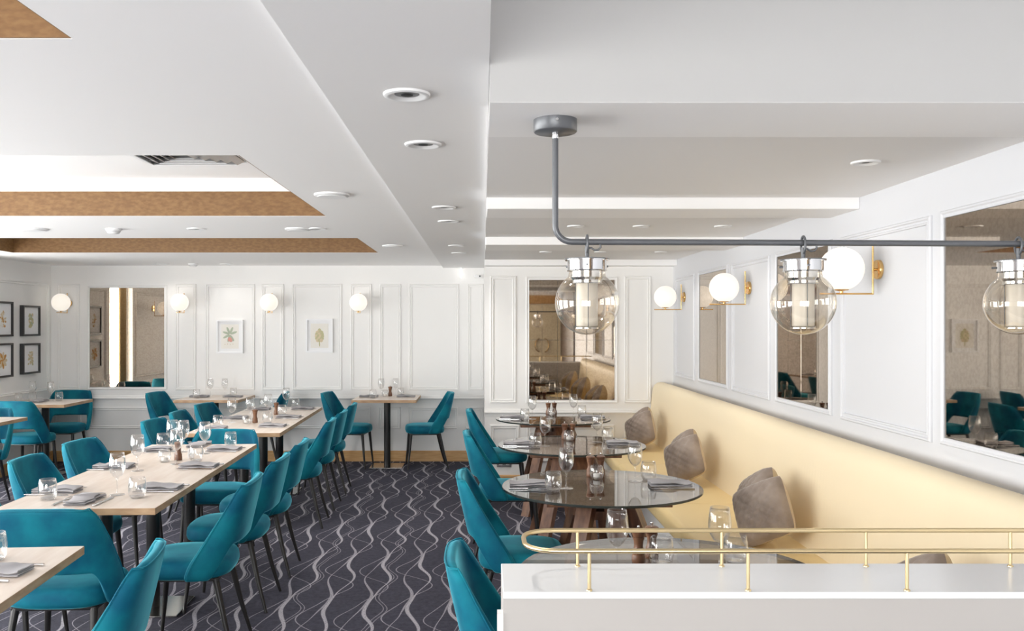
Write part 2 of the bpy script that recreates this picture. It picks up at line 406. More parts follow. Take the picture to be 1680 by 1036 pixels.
# ------------------------------------------------------------------ mirrors
def mirror(P, u0, u1, v0, v1, cols, rows, label):
    du = u1-u0; r = empty('wall_mirror', P((u0+u1)/2, v0, 0))
    def Q(u, v, h): return Vector(P(u, v, h))-Vector(r.location)
    for i in range(cols):
        for j in range(rows):
            g = .0004; a, b = u0+du*i/cols+g, u0+du*(i+1)/cols-g; c, d = v0+(v1-v0)*j/rows+g, v0+(v1-v0)*(j+1)/rows-g
            bm = bmesh.new(); s = .0007
            outer = [bm.verts.new(Q(x, y, .006)) for x, y in ((a, c), (b, c), (b, d), (a, d))]
            inner = [bm.verts.new(Q(x, y, .008)) for x, y in ((a+s, c+s), (b-s, c+s), (b-s, d-s), (a+s, d-s))]
            bm.faces.new(inner); back = [bm.verts.new(Q(x, y, .001)) for x, y in ((a, c), (b, c), (b, d), (a, d))]; bm.faces.new(back)
            for q in range(4):
                bm.faces.new((outer[q], outer[(q+1) % 4], inner[(q+1) % 4], inner[q])); bm.faces.new((back[q], back[(q+1) % 4], outer[(q+1) % 4], outer[q]))
            bm_obj('mirror_pane', bm, 'mirror', r)
    bm = bmesh.new(); e = .03
    frame_ring(bm, Q, u0-e, u1+e, v0-e, v1+e, [(0, 0), (0, .010), (.005, .015), (.011, .015), (.016, .009), (.024, .009), (.03, .013), (.03, 0)])
    bm_obj('frame', bm, 'wallr' if P is Pright else 'wall', r)
    tag(r, label, 'mirror', 'bronze tinted wall mirrors'); return r
mirror(Pback, X(148), X(270), .85, 1.985, 2, 1, 'bronze mirror on the far wall beside the black framed pictures')
mirror(Palc, X2(868), X2(1008), .84, 1.99, 3, 2, 'tall bronze mirror of six panes behind the farthest round glass table')
mirror(Pright, 6.555, 7.38, 1.11, 1.975, 1, 1, 'narrow-looking bronze mirror on right wall, farthest of its three')
mirror(Pright, 4.62, 5.43, 1.11, 1.975, 2, 1, 'bronze mirror on right wall seen behind the middle glass pendant')
mirror(Pright, 2.62, 3.46, 1.11, 1.975, 1, 1, 'large bronze mirror on right wall cut off by the picture edge')

# ------------------------------------------------------------------ pictures
def blob(bm, Q, cu, cv, ru, rv, rot, h, mi, n=12, pointy=1.0):
    vs = []
    for i in range(n):
        a = 2*pi*i/n; x, y = ru*cos(a)*(abs(cos(a))**(pointy-1) if pointy != 1 else 1), rv*sin(a)
        vs.append(bm.verts.new(Q(cu+x*cos(rot)-y*sin(rot), cv+x*sin(rot)+y*cos(rot), h)))
    f = bm.faces.new(vs); f.material_index = mi
PM = ['print_green', 'print_red', 'print_tan', 'print_olive', 'print_amber', 'print_paper']
def picture(P, u0, u1, v0, v1, style, depth, fw, fmat, label, group, mflip=1):
    r = empty('framed_picture', P((u0+u1)/2, v0, 0)); Q = lambda u, v, h: Vector(P(u, v, h))-r.location
    bm = bmesh.new(); frame_ring(bm, Q, u0, u1, v0, v1, [(0, .002), (0, depth), (fw, depth), (fw, .002)]); bm_obj('frame', bm, fmat, r)
    bm = bmesh.new(); d = depth-.018
    vs = [bm.verts.new(Q(u, v, h)) for h in (.003, d) for u, v in ((u0+fw, v0+fw), (u1-fw, v0+fw), (u1-fw, v1-fw), (u0+fw, v1-fw))]
    bm.faces.new(vs[:4]); bm.faces.new(vs[4:])
    for i in range(4): bm.faces.new((vs[i], vs[(i+1) % 4], vs[4+(i+1) % 4], vs[4+i]))
    bm_obj('mount', bm, 'mount', r)
    bm = bmesh.new(); cu, cv = (u0+u1)/2, (v0+v1)/2; h = d+.001; rr = random.Random(style)
    if style in (1, 2):
        W, H = (u1-u0), (v1-v0)
        vs = [bm.verts.new(Q(cu+a*W*.33, cv+b*H*.36, h)) for a, b in ((-1, -1), (1, -1), (1, 1), (-1, 1))]; bm.faces.new(vs).material_index = 5
    if style == 1:      # flowering sprig
        for a in range(7):
            t = radians(20+a*47); blob(bm, Q, cu+.045*cos(t), cv+.025+.05*sin(t), .042, .013, t, h+.0006+a*.0002, 0, 12)
        for a in range(3): blob(bm, Q, cu-.005+.007*a, cv-.03-.004*a, .018, .026, .3*a-.3, h+.0025+.0002*a, 1, 12)
        for a in range(4): blob(bm, Q, cu-.055+.03*a, cv-.09+.004*(a % 2), .007, .004, a, h+.003, 2, 8)
    elif style == 2:    # globe artichoke of overlapping scales
        blob(bm, Q, cu, cv-.09, .007, .035, .1, h+.0005, 3)
        k_ = 0
        for row in range(6):
            y = cv+.062-row*.023; wd = (.018, .036, .05, .054, .05, .038)[row]; nn = (1, 2, 3, 4, 3, 3)[row]
            for q in range(nn):
                k_ += 1; blob(bm, Q, cu+(q-(nn-1)/2)*wd*1.7/nn, y, .6*wd/max(1, nn-1)+.008, .022, (q-(nn-1)/2)*-.15, h+.0008+k_*.0001, 2 if (q+row) % 2 else 3, 10)
    elif style in (3, 6):
        for a in range(40): blob(bm, Q, cu+rr.uniform(-.055, .055), cv+rr.uniform(-.075, .075), rr.uniform(.010, .020), rr.uniform(.007, .015), rr.uniform(0, 3), h+.0004+a*.00005, rr.choice([2, 2, 4, 5]) if style == 3 else rr.choice([2, 3, 2]), 7)
    elif style == 4:
        for a in range(36): blob(bm, Q, cu+rr.uniform(-.04, .04), cv+rr.uniform(-.07, .07), rr.uniform(.014, .024), rr.uniform(.010, .02), rr.uniform(0, 3), h+.0004+a*.00005, rr.choice([3, 3, 2, 0]), 7)
    elif style == 5:
        for a in range(9):
            t = 2*pi*a/9; blob(bm, Q, cu+.045*cos(t), cv+.045*sin(t), .045, .02, t, h+.0004+a*.0001, 4 if a % 2 else 2, 10)
        blob(bm, Q, cu, cv, .013, .013, 0, h+.002, 4)
    bm_obj('print', bm, PM, r)
    tag(r, label, 'picture', group); return r
g = 'white framed botanical prints on the far wall'
picture(Pback, X(356), X(399.5), 1.235, 1.62, 1, .03, .018, 'whiteframe', 'white framed print of a red and green flower sprig', g)
picture(Pback, X(502.5), X(546.5), 1.245, 1.63, 2, .03, .018, 'whiteframe', 'white framed print of a pale artichoke', g)
g = 'black box frames on the left wall'
picture(Pleft, 8.80, 9.16, 1.44, 1.80, 3, .045, .02, 'blackframe', 'black box frame at picture edge, upper one, with speckled tan print', g)
picture(Pleft, 9.36, 9.72, 1.44, 1.77, 4, .045, .02, 'blackframe', 'black box frame near room corner, upper one, with dense olive print', g)
picture(Pleft, 8.80, 9.16, 1.02, 1.37, 5, .045, .02, 'blackframe', 'black box frame at picture edge, lower one, with amber flower print', g)
picture(Pleft, 9.36, 9.72, 1.03, 1.36, 6, .045, .02, 'blackframe', 'black box frame near room corner, lower one, with small tan print', g)

# ------------------------------------------------------------------ globe wall lamps (wall at local y = 0, room towards -y)
def make_sconce():
    r = empty('globe_wall_lamp')
    lathe_obj('wall_disc', [(0, 0), (.045, 0), (.045, .012), (.043, .016), (.0, .016)], 'brass', r, 28, (0, 0, 0), 'Y')
    for o in [C.objects[-1]]:
        for v in o.data.vertices: v.co.y *= -1
    bm = bmesh.new(); tube(bm, [(0, 0, 0), (0, -.03, 0)], .006, 8); bm_obj('stem', bm, 'brass', r, True, 60)
    bm = bmesh.new(); tube(bm, [(0, -.03, .115), (0, -.03, -.112)], .0045, 8); bm_obj('upright_bar', bm, 'brass', r, True, 60)
    bm = bmesh.new(); tube(bm, [(0, -.027, -.112), (0, -.275, -.112)], .0045, 8); bm_obj('cross_bar', bm, 'brass', r, True, 60)
    lathe_obj('globe_holder', [(0, -.108), (.008, -.108), (.008, -.1), (.03, -.096), (.034, -.092), (0, -.09)], 'brass', r, 20, (0, -.175, 0))
    n = 16; lathe_obj('globe', [(.1*sin(pi*i/n), -.1*cos(pi*i/n)) for i in range(n+1)], 'globe', r, 28, (0, -.175, .003), auto=180)
    return r
sc = Proto(make_sconce()); g = 'brass and opal globe wall lamps'
for x, lab in [(-4.745, 'in the far left corner over the small table'), (-3.41, 'beside the left bronze mirror on far wall'), (-2.405, 'between the two white framed prints'), (-1.40, 'right of the artichoke print on far wall')]:
    sc.place((x, YB, 1.81), 0, 'opal globe wall lamp on brass bracket '+lab, 'wall lamp', g)
for y, lab in [(7.96, 'smallest-looking on right wall, beside the alcove corner'), (6.02, 'on right wall between the two farther bronze mirrors'), (4.05, 'largest-looking, on right wall behind the middle glass pendant')]:
    sc.place((XR, y, 1.81), -pi/2, 'opal globe wall lamp on brass bracket '+lab, 'wall lamp', g)
sc.place((XL, 6.95, 1.81), pi/2, 'opal globe wall lamp on left wall, seen only in the mirror', 'wall lamp', g)

# ------------------------------------------------------------------ ceiling fittings
def make_downlight():
    r = lathe_obj('recessed_downlight', [(.068, 0), (.066, -.006), (.058, -.009), (.05, -.007), (.036, .0), (.0, .0)], 'white', None, 28)
    lathe_obj('reflector', [(.036, -.0005), (.03, -.0015), (.02, -.001), (0, -.001)], 'grey', r, 20)
    lathe_obj('lens', [(.018, -.003), (.012, -.0035), (0, -.0035)], 'dark', r, 16)
    return r
def beam(x, y, z, watt):  # added fill spot to lift lower surfaces; the downlights themselves are unlit
    l = bpy.data.lights.new('downlight_fill', 'SPOT'); l.energy = watt; l.color = (1, .95, .89); l.spot_size = radians(130); l.spot_blend = 1; l.shadow_soft_size = .03
    o = bpy.data.objects.new('downlight_fill', l); C.objects.link(o); o.location = (x, y, z-.02)
dl = Proto(make_downlight()); g = 'white recessed downlights in the soffit'
for i, y in enumerate((2.51, 3.2, 4.9, 5.55, 7.23, 7.96)):
    beam(-.217, y, ZS, 10); dl.place((-.217, y, ZS), 0, '%s recessed downlight from the viewer in the dropped soffit' % ('nearest', 'second', 'third', 'fourth', 'fifth', 'sixth')[i], 'downlight', g)
g = 'white downlights in the alcove ceiling'
for x, y, lab in [(1.457, 3.34, 'near the right wall, above the wall lamp nearest the viewer'), (.58, 5.48, 'behind the pendant rod, leftmost of the middle coffer row'), (.99, 5.48, 'behind the pendant rod, middle of the middle coffer row'), (1.5, 5.48, 'behind the pendant rod, rightmost of the middle coffer row'), (.53, 7.38, 'leftmost of the far coffer row'), (.99, 7.38, 'middle of the far coffer row'), (1.5, 7.38, 'rightmost of the far coffer row')]:
    beam(x, y, ZA, 6.5); dl.place((x, y, ZA), 0, 'small white alcove downlight '+lab, 'downlight', g, (.8, .8, 1))
def make_speaker():
    r = lathe_obj('ceiling_speaker', [(.092, 0), (.092, -.008), (.084, -.012), (.0, -.014)], 'white', None, 28)
    lathe_obj('grille', [(.076, -.0132), (.074, -.016), (0, -.0175)], 'white', r, 24); return r
sp = Proto(make_speaker()); g = 'round white ceiling speakers'
for x, y, lab in [(-.79, 4.6, 'nearest, right of the middle coffer'), (-1.31, 6.23, 'on the beam between the coffers, at its right end'), (-.77, 7.53, 'right of the far coffer'), (-3.18, 6.23, 'on the beam between the coffers, at picture left')]:
    sp.place((x, y, ZC), 0, 'round white ceiling speaker '+lab, 'speaker', g)
def make_detector():
    r = lathe_obj('smoke_detector', [(.055, 0), (.055, -.01), (.05, -.014), (.042, -.03), (.03, -.036), (0, -.038)], 'white', None, 24)
    lathe_obj('vent_ring', [(.0455, -.018), (.047, -.021), (.0445, -.024)], 'grey', r, 24); return r
sd = Proto(make_detector()); g = 'white smoke detectors'
sd.place((-2.62, 6.23, ZC), 0, 'white smoke detector on the beam between the two farther coffers', 'smoke detector', g)
sd.place((-3.2, 9.7, ZC), 0, 'white smoke detector close to the far wall', 'smoke detector', g)
g = 'white downlights in the coffered ceiling'
for x, y, lab in [(-2.03, 6.23, 'on the beam between coffers, right of the smoke detector'), (-1.17, 6.22, 'on the beam between coffers, beside the right-hand speaker'), (-3.55, 9.75, 'by the far wall, left of the smoke detector'), (-2.85, 9.75, 'by the far wall, right of the smoke detector')]:
    beam(x, y, ZC, 4 if y > 9 else 22); dl.place((x, y, ZC), 0, 'white recessed downlight '+lab, 'downlight', g)
# four-way air diffuser in the middle coffer
r = empty('air_diffuser', (-1.58, 4.6, ZCT))
bm = bmesh.new(); frame_ring(bm, lambda u, v, h: (u, v, -h), -.3, .3, -.3, .3, [(0, -.001), (0, .012), (.03, .012), (.03, -.001)]); bm_obj('frame', bm, 'white', r)
box_obj('backing', -.27, .27, -.27, .27, -.002, .001, 'dark', r)
for i in range(5):
    d = .04+i*.045
    for s in range(4):
        bm = bmesh.new(); a = .3-d
        vs = [bm.verts.new(v) for v in ((-a, -a, -.012), (a, -a, -.012), (a-.03, -a+.03, -.036), (-a+.03, -a+.03, -.036), (-a, -a, -.008), (a, -a, -.008), (a-.03, -a+.03, -.032), (-a+.03, -a+.03, -.032))]
        for q in ((0, 1, 2, 3), (4, 5, 6, 7), (0, 1, 5, 4), (2, 3, 7, 6), (1, 2, 6, 5), (3, 0, 4, 7)): bm.faces.new([vs[z] for z in q])
        bmesh.ops.rotate(bm, verts=bm.verts, cent=(0, 0, 0), matrix=Matrix.Rotation(s*pi/2, 3, 'Z'))
        bm_obj('louvre', bm, 'white', r)
tag(r, 'square white air diffuser with slanted louvres inside the middle coffer', 'air vent')
# glowing tube standing in for a bright reflection, and sensor, at soffit end
r = empty('reflection_streak', (-.245, 9.97, ZS)); lathe_obj('ceiling_cap', [(0, 0), (.03, 0), (.028, -.008), (0, -.01)], 'white', r, 16); lathe_obj('tube', [(0, -.01), (.008, -.01), (.009, -.11), (.006, -.118), (0, -.118)], 'lamp', r, 12)
tag(r, 'short white streak of reflection, made as a glowing tube by the soffit end', 'reflection')
r = empty('motion_sensor', (-.055, YB, 2.1)); box_obj('housing', -.04, .04, -.03, 0, 0, .035, 'white', r, .006); lathe_obj('lens', [(0, .032), (.009, .032), (.009, .03), (0, .029)], 'dark', r, 12, (.022, -.0615, .018), 'Y')
tag(r, 'small white sensor box with dark eye high on the far wall', 'sensor')

# ------------------------------------------------------------------ pendant rod and three glass globes
PZ = 1.782
def rod_y(x): return 2.42+(x-.2)*.045
r = empty('pendant_rail', (.2, 2.42, ZBM))
lathe_obj('canopy', [(0, 0), (.06, 0), (.06, -.032), (.057, -.035), (0, -.035)], 'gun', r, 36, (0, 0, 0))
lathe_obj('canopy', [(0, 0), (.06, 0), (.06, -.032), (.057, -.035), (0, -.035)], 'gun', r, 36, (1.5, .0675, 0))
for sx in (0, 1.5):
    lathe_obj('screw', [(0, -.058), (.005, -.058), (.009, -.05), (.009, -.035), (0, -.035)], 'chrome', r, 12, (sx, sx*.045, 0))
lathe_obj('screw', [(0, .062), (.004, .062), (.004, .058), (0, .058)], 'chrome', r, 10, (0, -.122, -.012), 'Y')
b = .045; dz = PZ-ZBM
pts = [(0, 0, -.04)]+[(b-b*cos(a), 0, dz+b-b*sin(a)) for a in [i*pi/2/8 for i in range(9)]]+[(1.5-b+b*sin(a), 0, dz+b-b*cos(a)) for a in [i*pi/2/8 for i in range(9)]]+[(1.5, 0, -.04)]
tube_obj('rod', [(x, x*.045, z) for x, y, z in pts], .0085, 'gun', r, 12)
tag(r, 'grey bent metal rod with round ceiling canopy carrying the glass globes', 'light fitting')
def make_pendant():
    r = empty('glass_globe_pendant'); R = .0885; n = 20; a0 = math.asin(.052/R)
    prof = [(R*sin(pi-(pi-a0)*i/n), R*cos(pi-(pi-a0)*i/n)) for i in range(n+1)]
    prof[0] = (0, -R); prof += [(.050, .083), (.050, .098)]
    lathe_obj('globe', prof, 'amber', r, 40, (0, 0, 0), auto=180)
    lathe_obj('cap', [(0, .119), (.061, .119), (.061, .1165), (.054, .116), (.054, .09), (.056, .088), (0.05, .087)], 'chrome', r, 32, auto=30)
    lathe_obj('top_plate', [(0, .1215), (.0615, .1215), (.0615, .1195), (0, .1195)], 'gun', r, 32, auto=30)
    lathe_obj('inner_collar', [(.045, .088), (.045, .07), (.04, .062), (.04, .055), (.044, .052), (0, .052)], 'chrome', r, 28, auto=30)
    for a in (.4, 2.5, 4.6):
        lathe_obj('set_screw', [(0, .066), (.003, .066), (.003, .05), (0, .05)], 'gun', r, 8, (0, 0, 0), 'X')
        o = C.objects[-1]; o.rotation_euler = (0, 0, a); o.location.z = .102
    lathe_obj('inner_tube', [(0, -.066), (.028, -.066), (.03, -.064), (.03, .052), (0, .052)], 'frost', r, 28, auto=30)
    lathe_obj('tube_rim', [(.0305, -.066), (.034, -.068), (.034, -.072), (0, -.072)], 'steel', r, 28, auto=30)
    for a in range(3):
        t = a*2*pi/3+.5
        tube_obj('guide_wire', [(.034*cos(t), .034*sin(t), -.07), (.034*cos(t), .034*sin(t), .056)], .0012, 'gun', r, 6)
    hz = PZ-1.614
    tube_obj('neck', [(0, 0, .121), (0, 0, .155)], .006, 'gun', r, 10)
    lp = [(0, .0165*cos(a), hz+.0-.006+(.018 if cos(a) > 9 else 0)+.024*sin(a)) for a in [2*pi*i/24 for i in range(24)]]
    tube_obj('hook', lp, .0035, 'gun', r, 8, True)
    tube_obj('cable', [(0, .004, .15), (.012, .004, .152), (.022, .003, .145), (.032, 0, .146), (.038, 0, .154), (.036, 0, .162)], .0028, 'gun', r, 8)
    return r
pp = Proto(make_pendant()); g = 'clear glass globes on the pendant rod'
for x, lab in [(.288, 'leftmost, in front of the alcove mirror'), (.895, 'middle one, beside the large wall lamp'), (1.513, 'rightmost, cut off by the picture edge')]:
    pp.place((x, rod_y(x), 1.614), 0, 'clear amber-tinted glass globe pendant, '+lab, 'pendant lamp', g)

# ------------------------------------------------------------------ partition with brass gallery rail
r = empty('partition_wall', (.046, 1.95, 0)); r['kind'] = 'structure'; r['label'] = 'low beige partition wall with white ledge in the foreground'
box_obj('partition_body', 0, 1.784, .03, .26, 0, .935, 'plaster', r)
box_obj('ledge', 0, 1.784, .026, .265, .935, .95, 'ledge', r, .002)
box_obj('end_trim', -.013, 0, .026, .06, 0, .9, 'trim', r)
r2 = empty('gallery_rail', (.046, 1.95, .95)); rz = .09
yn, yf = .036, .237; xt = .052; br = .075
path = [(1.765, yf)]+[(xt+br+br*cos(a), yf-br+br*sin(a)) for a in [pi/2+i*pi/2/6 for i in range(7)]]+[(xt+br+br*cos(a), yn+br+br*sin(a)) for a in [pi+i*pi/2/6 for i in range(7)]]+[(1.765, yn)]
tube_obj('rail', [(x, y, rz) for x, y in path], .0058, 'brasspale', r2, 12)
for i in range(5):
    for yy, x0 in ((yn, .195), (yf, .19)):
        bm = bmesh.new(); tube(bm, [(x0+.3595*i, yy, 0), (x0+.3595*i, yy, rz)], .0042, 8); lathe(bm, [(0, 0), (.007, 0), (.007, .003), (.0042, .005)], 10, (x0+.3595*i, yy, 0)); bm_obj('post', bm, 'brasspale', r2, True, 60)
tag(r2, 'looping double brass gallery rail on the white partition ledge', 'rail')

# ------------------------------------------------------------------ banquette and cushions
r = empty('banquette', (1.3, 2.24, 0)); y0, y1 = 0, YA-2.24-.032
def extrude(name, prof, ya, yb_, material, parent, dx=1.3, endr=0, auto=40):
    bm = bmesh.new(); n = len(prof); segs = [(ya, 0)]
    A = [bm.verts.new((x-dx, ya, z)) for x, z in prof]; B = [bm.verts.new((x-dx, yb_, z)) for x, z in prof]
    for i in range(n): bm.faces.new((A[i], A[(i+1) % n], B[(i+1) % n], B[i]))
    bm.faces.new(A); bm.faces.new(B[::-1])
    return bm_obj(name, bm, material, parent, True, auto)
extrude('back', [(1.565, .40), (1.60, .70), (1.618, .90), (1.625, .955), (1.64, .985), (1.665, 1.005), (1.70, 1.013), (1.735, 1.008), (1.76, .99), (1.775, .96), (1.78, .90), (1.78, .40)], y0, y1, 'creamback', r)
seatp = [(1.60, .36), (1.60, .475)]+[(1.09+.04*cos(a), .437+.038*sin(a)) for a in [pi/2+i*pi/2/5 for i in range(6)]]+[(1.09+.04*cos(a), .395+.035*sin(a)) for a in [pi+i*pi/2/5 for i in range(6)]]
seatp[1] = (1.60, .47)
ns = 4; ln = (y1-y0)/ns
for i in range(ns): extrude('seat_pad', seatp, y0+ln*i+.002, y0+ln*(i+1)-.002, 'cream', r)
box_obj('plinth', -.2, .5, y0, y1, 0, .36, 'trim', r)
box_obj('kick_board', -.212, -.2, y0, y1, 0, .08, 'trim', r)
tag(r, 'long cream upholstered banquette along the right wall', 'banquette')
def make_cushion():
    r = empty('cushion'); n = 30; S = .15; T = .092
    def surf(side, quilt):
        bm = bmesh.new(); g_ = []
        for i in range(n+1):
            row = []
            for j in range(n+1):
                a, b_ = -1+2*i/n, -1+2*j/n
                e = (max(0, 1-a*a)*max(0, 1-b_*b_))**.42
                pin = 1-.04*(1-abs(a)**2)*abs(b_)**3-.09*(a*b_)**4; pin2 = 1-.04*(1-abs(b_)**2)*abs(a)**3-.09*(a*b_)**4
                h = T*e
                if quilt:
                    q = min(abs(((a+b_)*2.9) % 1-.5), abs(((a-b_)*2.9) % 1-.5)); q = abs(.5-max(abs(((a+b_)*2.9) % 1-.5), abs(((a-b_)*2.9) % 1-.5)))
                    h -= .013*e*max(0, 1-q/.16)
                row.append(bm.verts.new((a*S*pin2, side*-h, b_*S*pin)))
            g_.append(row)
        for i in range(n):
            for j in range(n): bm.faces.new((g_[i][j], g_[i+1][j], g_[i+1][j+1], g_[i][j+1]))
        return bm
    bm_obj('quilted_front', surf(1, True), 'taupe', r, True)
    bm_obj('plain_back', surf(-1, False), 'tan', r, True)
    return r
cu = Proto(make_cushion()); g = 'quilted taupe cushions on the banquette'
E_ = lambda yaw, lean, roll: Matrix.Rotation(yaw, 3, 'Z') @ Matrix.Rotation(lean, 3, 'X') @ Matrix.Rotation(roll, 3, 'Y')
def cushion(x, y, z, yaw, lean, roll, label):
    cu.place((x, y, z), tuple(E_(radians(yaw), radians(lean), radians(roll)).to_euler()), label, 'cushion', g)
for y, lab in [(7.72, 'pair farthest along the banquette'), (6.05, 'middle pair beside the second round table'), (4.38, 'pair in the open behind the brass rail'), (2.72, 'pair mostly hidden by the white ledge')]:
    cushion(1.415, y+.12, .650, -80, -14, -30, 'taupe velvet cushion leaning behind, '+lab)
    cushion(1.37, y-.09, .640, -54, -18, -29, 'quilted taupe velvet cushion in front, '+lab)

# ------------------------------------------------------------------ chairs
def lerp_table(tab, z):
    for (z0, *a), (z1, *b_) in zip(tab, tab[1:]):
        if z <= z1:
            t = max(0, min(1, (z-z0)/(z1-z0))); return [p+(q-p)*t for p, q in zip(a, b_)]
    return list(tab[-1][1:])
CH = [(.380, .230, -.195, -.020), (.41, .24, -.205, -.025), (.46, .245, -.225, -.045), (.55, .243, -.25, -.105), (.65, .232, -.272, -.17), (.74, .212, -.292, -.226), (.79, .192, -.302, -.256), (.825, .160, -.306, -.278)]
def make_chair():
    r = empty('dining_chair'); nt, nz = 40, 14
    def P(t, s):
        at = abs(t)
        zb = .54 if at < .50 else (.385 if at > .70 else .54+(.385-.54)*((1-cos(pi*(at-.50)/.20))/2))
        zt = .82-.012*at**3
        z = zb+(zt-zb)*s
        w_, yb_, yf_ = lerp_table(CH, z)
        a = t*pi/2
        return Vector((w_*math.copysign(abs(sin(a))**.80, a), yf_-(yf_-yb_)*(max(0, cos(a))**.62), z))
    bm = bmesh.new(); g_ = [[bm.verts.new(P(-1+2*i/nt, j/nz)) for j in range(nz+1)] for i in range(nt+1)]
    for i in range(nt):
        for j in range(nz): bm.faces.new((g_[i][j], g_[i+1][j], g_[i+1][j+1], g_[i][j+1]))
    o = bm_obj('backrest', bm, 'velvet', r, True)
    s = o.modifiers.new('s', 'SOLIDIFY'); s.thickness = .034; s.offset = 0; s.use_even_offset = False
    b_ = o.modifiers.new('b', 'SUBSURF'); b_.levels = 1; b_.render_levels = 1
    bake(o)
    for p in o.data.polygons: p.use_smooth = True
    # piping on the outer rim
    def Q(t, s_):
        t = max(-.985, min(.985, t)); s_ = max(.0, min(.985, s_)); e = .004
        n_ = (P(t+e, s_)-P(t-e, s_)).cross(P(t, min(1, s_+e))-P(t, s_-e)).normalized()
        return P(t, s_)+n_*.0165
    edge = [Q(-1, j/nz) for j in range(1, nz)]+[Q(-1+2*i/nt, 1) for i in range(1, nt)]+[Q(1, 1-j/nz) for j in range(1, nz)]
    tube_obj('piping', edge, .003, 'velvet', o, 5)
    # seat: puffy rounded pad
    bm = bmesh.new(); nr = 40; rings = []
    def sup(a, rx, ry, e): return Vector((rx*math.copysign(abs(cos(a))**e, cos(a)), ry*math.copysign(abs(sin(a))**e, sin(a)), 0))
    for rad, z in [(.0, .382), (.88, .382), (.97, .39), (1.0, .408), (1.0, .424), (.985, .444), (.94, .458), (.8, .467), (.5, .471), (0, .472)]:
        if rad == 0: rings.append([bm.verts.new((0, .0, z))]); continue
        rings.append([bm.verts.new(sup(2*pi*i/nr, .222*rad, .212*rad, .62)+Vector((0, 0, z))) for i in range(nr)])
    for A, B in zip(rings, rings[1:]):
        for i in range(nr):
            j = (i+1) % nr
            if len(A) == 1: bm.faces.new((A[0], B[j], B[i]))
            elif len(B) == 1: bm.faces.new((A[i], A[j], B[0]))
            else: bm.faces.new((A[i], A[j], B[j], B[i]))
    bm_obj('seat', bm, 'velvet', r, True)
    box_obj('seat_frame', -.175, .175, -.165, .17, .368, .384, 'black', r, .004)
    for sx in (-1, 1):
        for (x0, ya, x1, yb_) in ((.165, .158, .19, .195), (.160, -.15, .195, -.245)):
            tube_obj('leg', [(sx*x0, ya, .376), (sx*(x0+x1)/2, (ya+yb_)/2, .17), (sx*x1, yb_, 0)], [.0165, .0125, .0085], 'black', r, 10)
    return r
ch = Proto(make_chair())
FL, FR, FA, FT = pi/2, -pi/2, 0, pi      # facing left, right, away, towards the viewer
def chair(x, y, rz, label, group, jit=0):
    ch.place((x, y, 0), rz+radians(jit), 'teal velvet dining chair '+label, 'chair', group)
g = 'chairs along the right side of the long wooden tables'
for (x, y), lab, j in zip([(-1.40, 4.22), (-1.42, 4.92), (-1.44, 5.58), (-1.48, 6.88), (-1.495, 7.55), (-1.51, 8.26)],
    ['first from viewer on aisle side of front long table', 'second from viewer on aisle side of front long table', 'third from viewer on aisle side of front long table', 'first from viewer on aisle side of rear long table', 'second from viewer on aisle side of rear long table', 'farthest on aisle side of rear long table'], (4, 2, 3, 3, 1, 2)):
    chair(x, y, FL, lab, g, j)
g = 'chairs along the left side of the long wooden tables'
for (x, y), lab, j in zip([(-2.27, 4.2), (-2.27, 4.92), (-2.30, 5.6), (-2.30, 6.85), (-2.33, 7.53), (-2.35, 8.25)],
    ['at far side of front long table, barely showing at picture edge', 'at left side of front long table, second from viewer', 'at left side of front long table, third from viewer', 'at left side of rear long table, first from viewer', 'at left side of rear long table, second from viewer', 'at left side of rear long table, farthest'], (0, 3, -4, -4, 2, -6)):
    chair(x, y, FR, lab, g, j)
g = 'chairs at the ends of the front long table'
chair(-1.785, 3.80, FA, 'at near end of front long table, its back to the viewer', g, 2)
chair(-1.80, 5.93, FT, 'at far end of front long table, facing the viewer', g, 2)
chair(-1.365, 2.80, FL, 'in the bottom left foreground beside the nearest table corner', 'chairs at the nearest table', 10)
g = 'chairs at the tables by the far wall'
chair(-3.35, 9.68, FR, 'on the left of the small far-wall table under the flower print', g, -8)
chair(-2.47, 9.70, FL, 'on the right of the small far-wall table under the flower print', g, 4)
chair(-1.44, 9.66, FR, 'on the left of the far-wall table nearest the aisle', g, -6)
chair(-.64, 9.66, FL, 'on the right of the far-wall table nearest the aisle', g, 8)
g = 'chairs at the tables by the left wall'
chair(-4.64, 9.70, FT, 'in the far left corner, facing the viewer', g, 4)
chair(-4.56, 8.82, FA, 'in front of the corner table, its back to the viewer', g, -4)
chair(-4.40, 7.56, FT, 'at the left picture edge, facing the viewer', g, 0)
g = 'chairs at the round glass tables'
for (x, y), lab, j in zip([(.20, 2.85), (.19, 4.36), (.185, 6.06), (.175, 7.66)], ['partly hidden by the white partition end', 'at the second nearest round glass table', 'at the third nearest round glass table', 'at the farthest round glass table'], (0, 0, 2, 0)):
    chair(x, y, FR, lab, g, j)

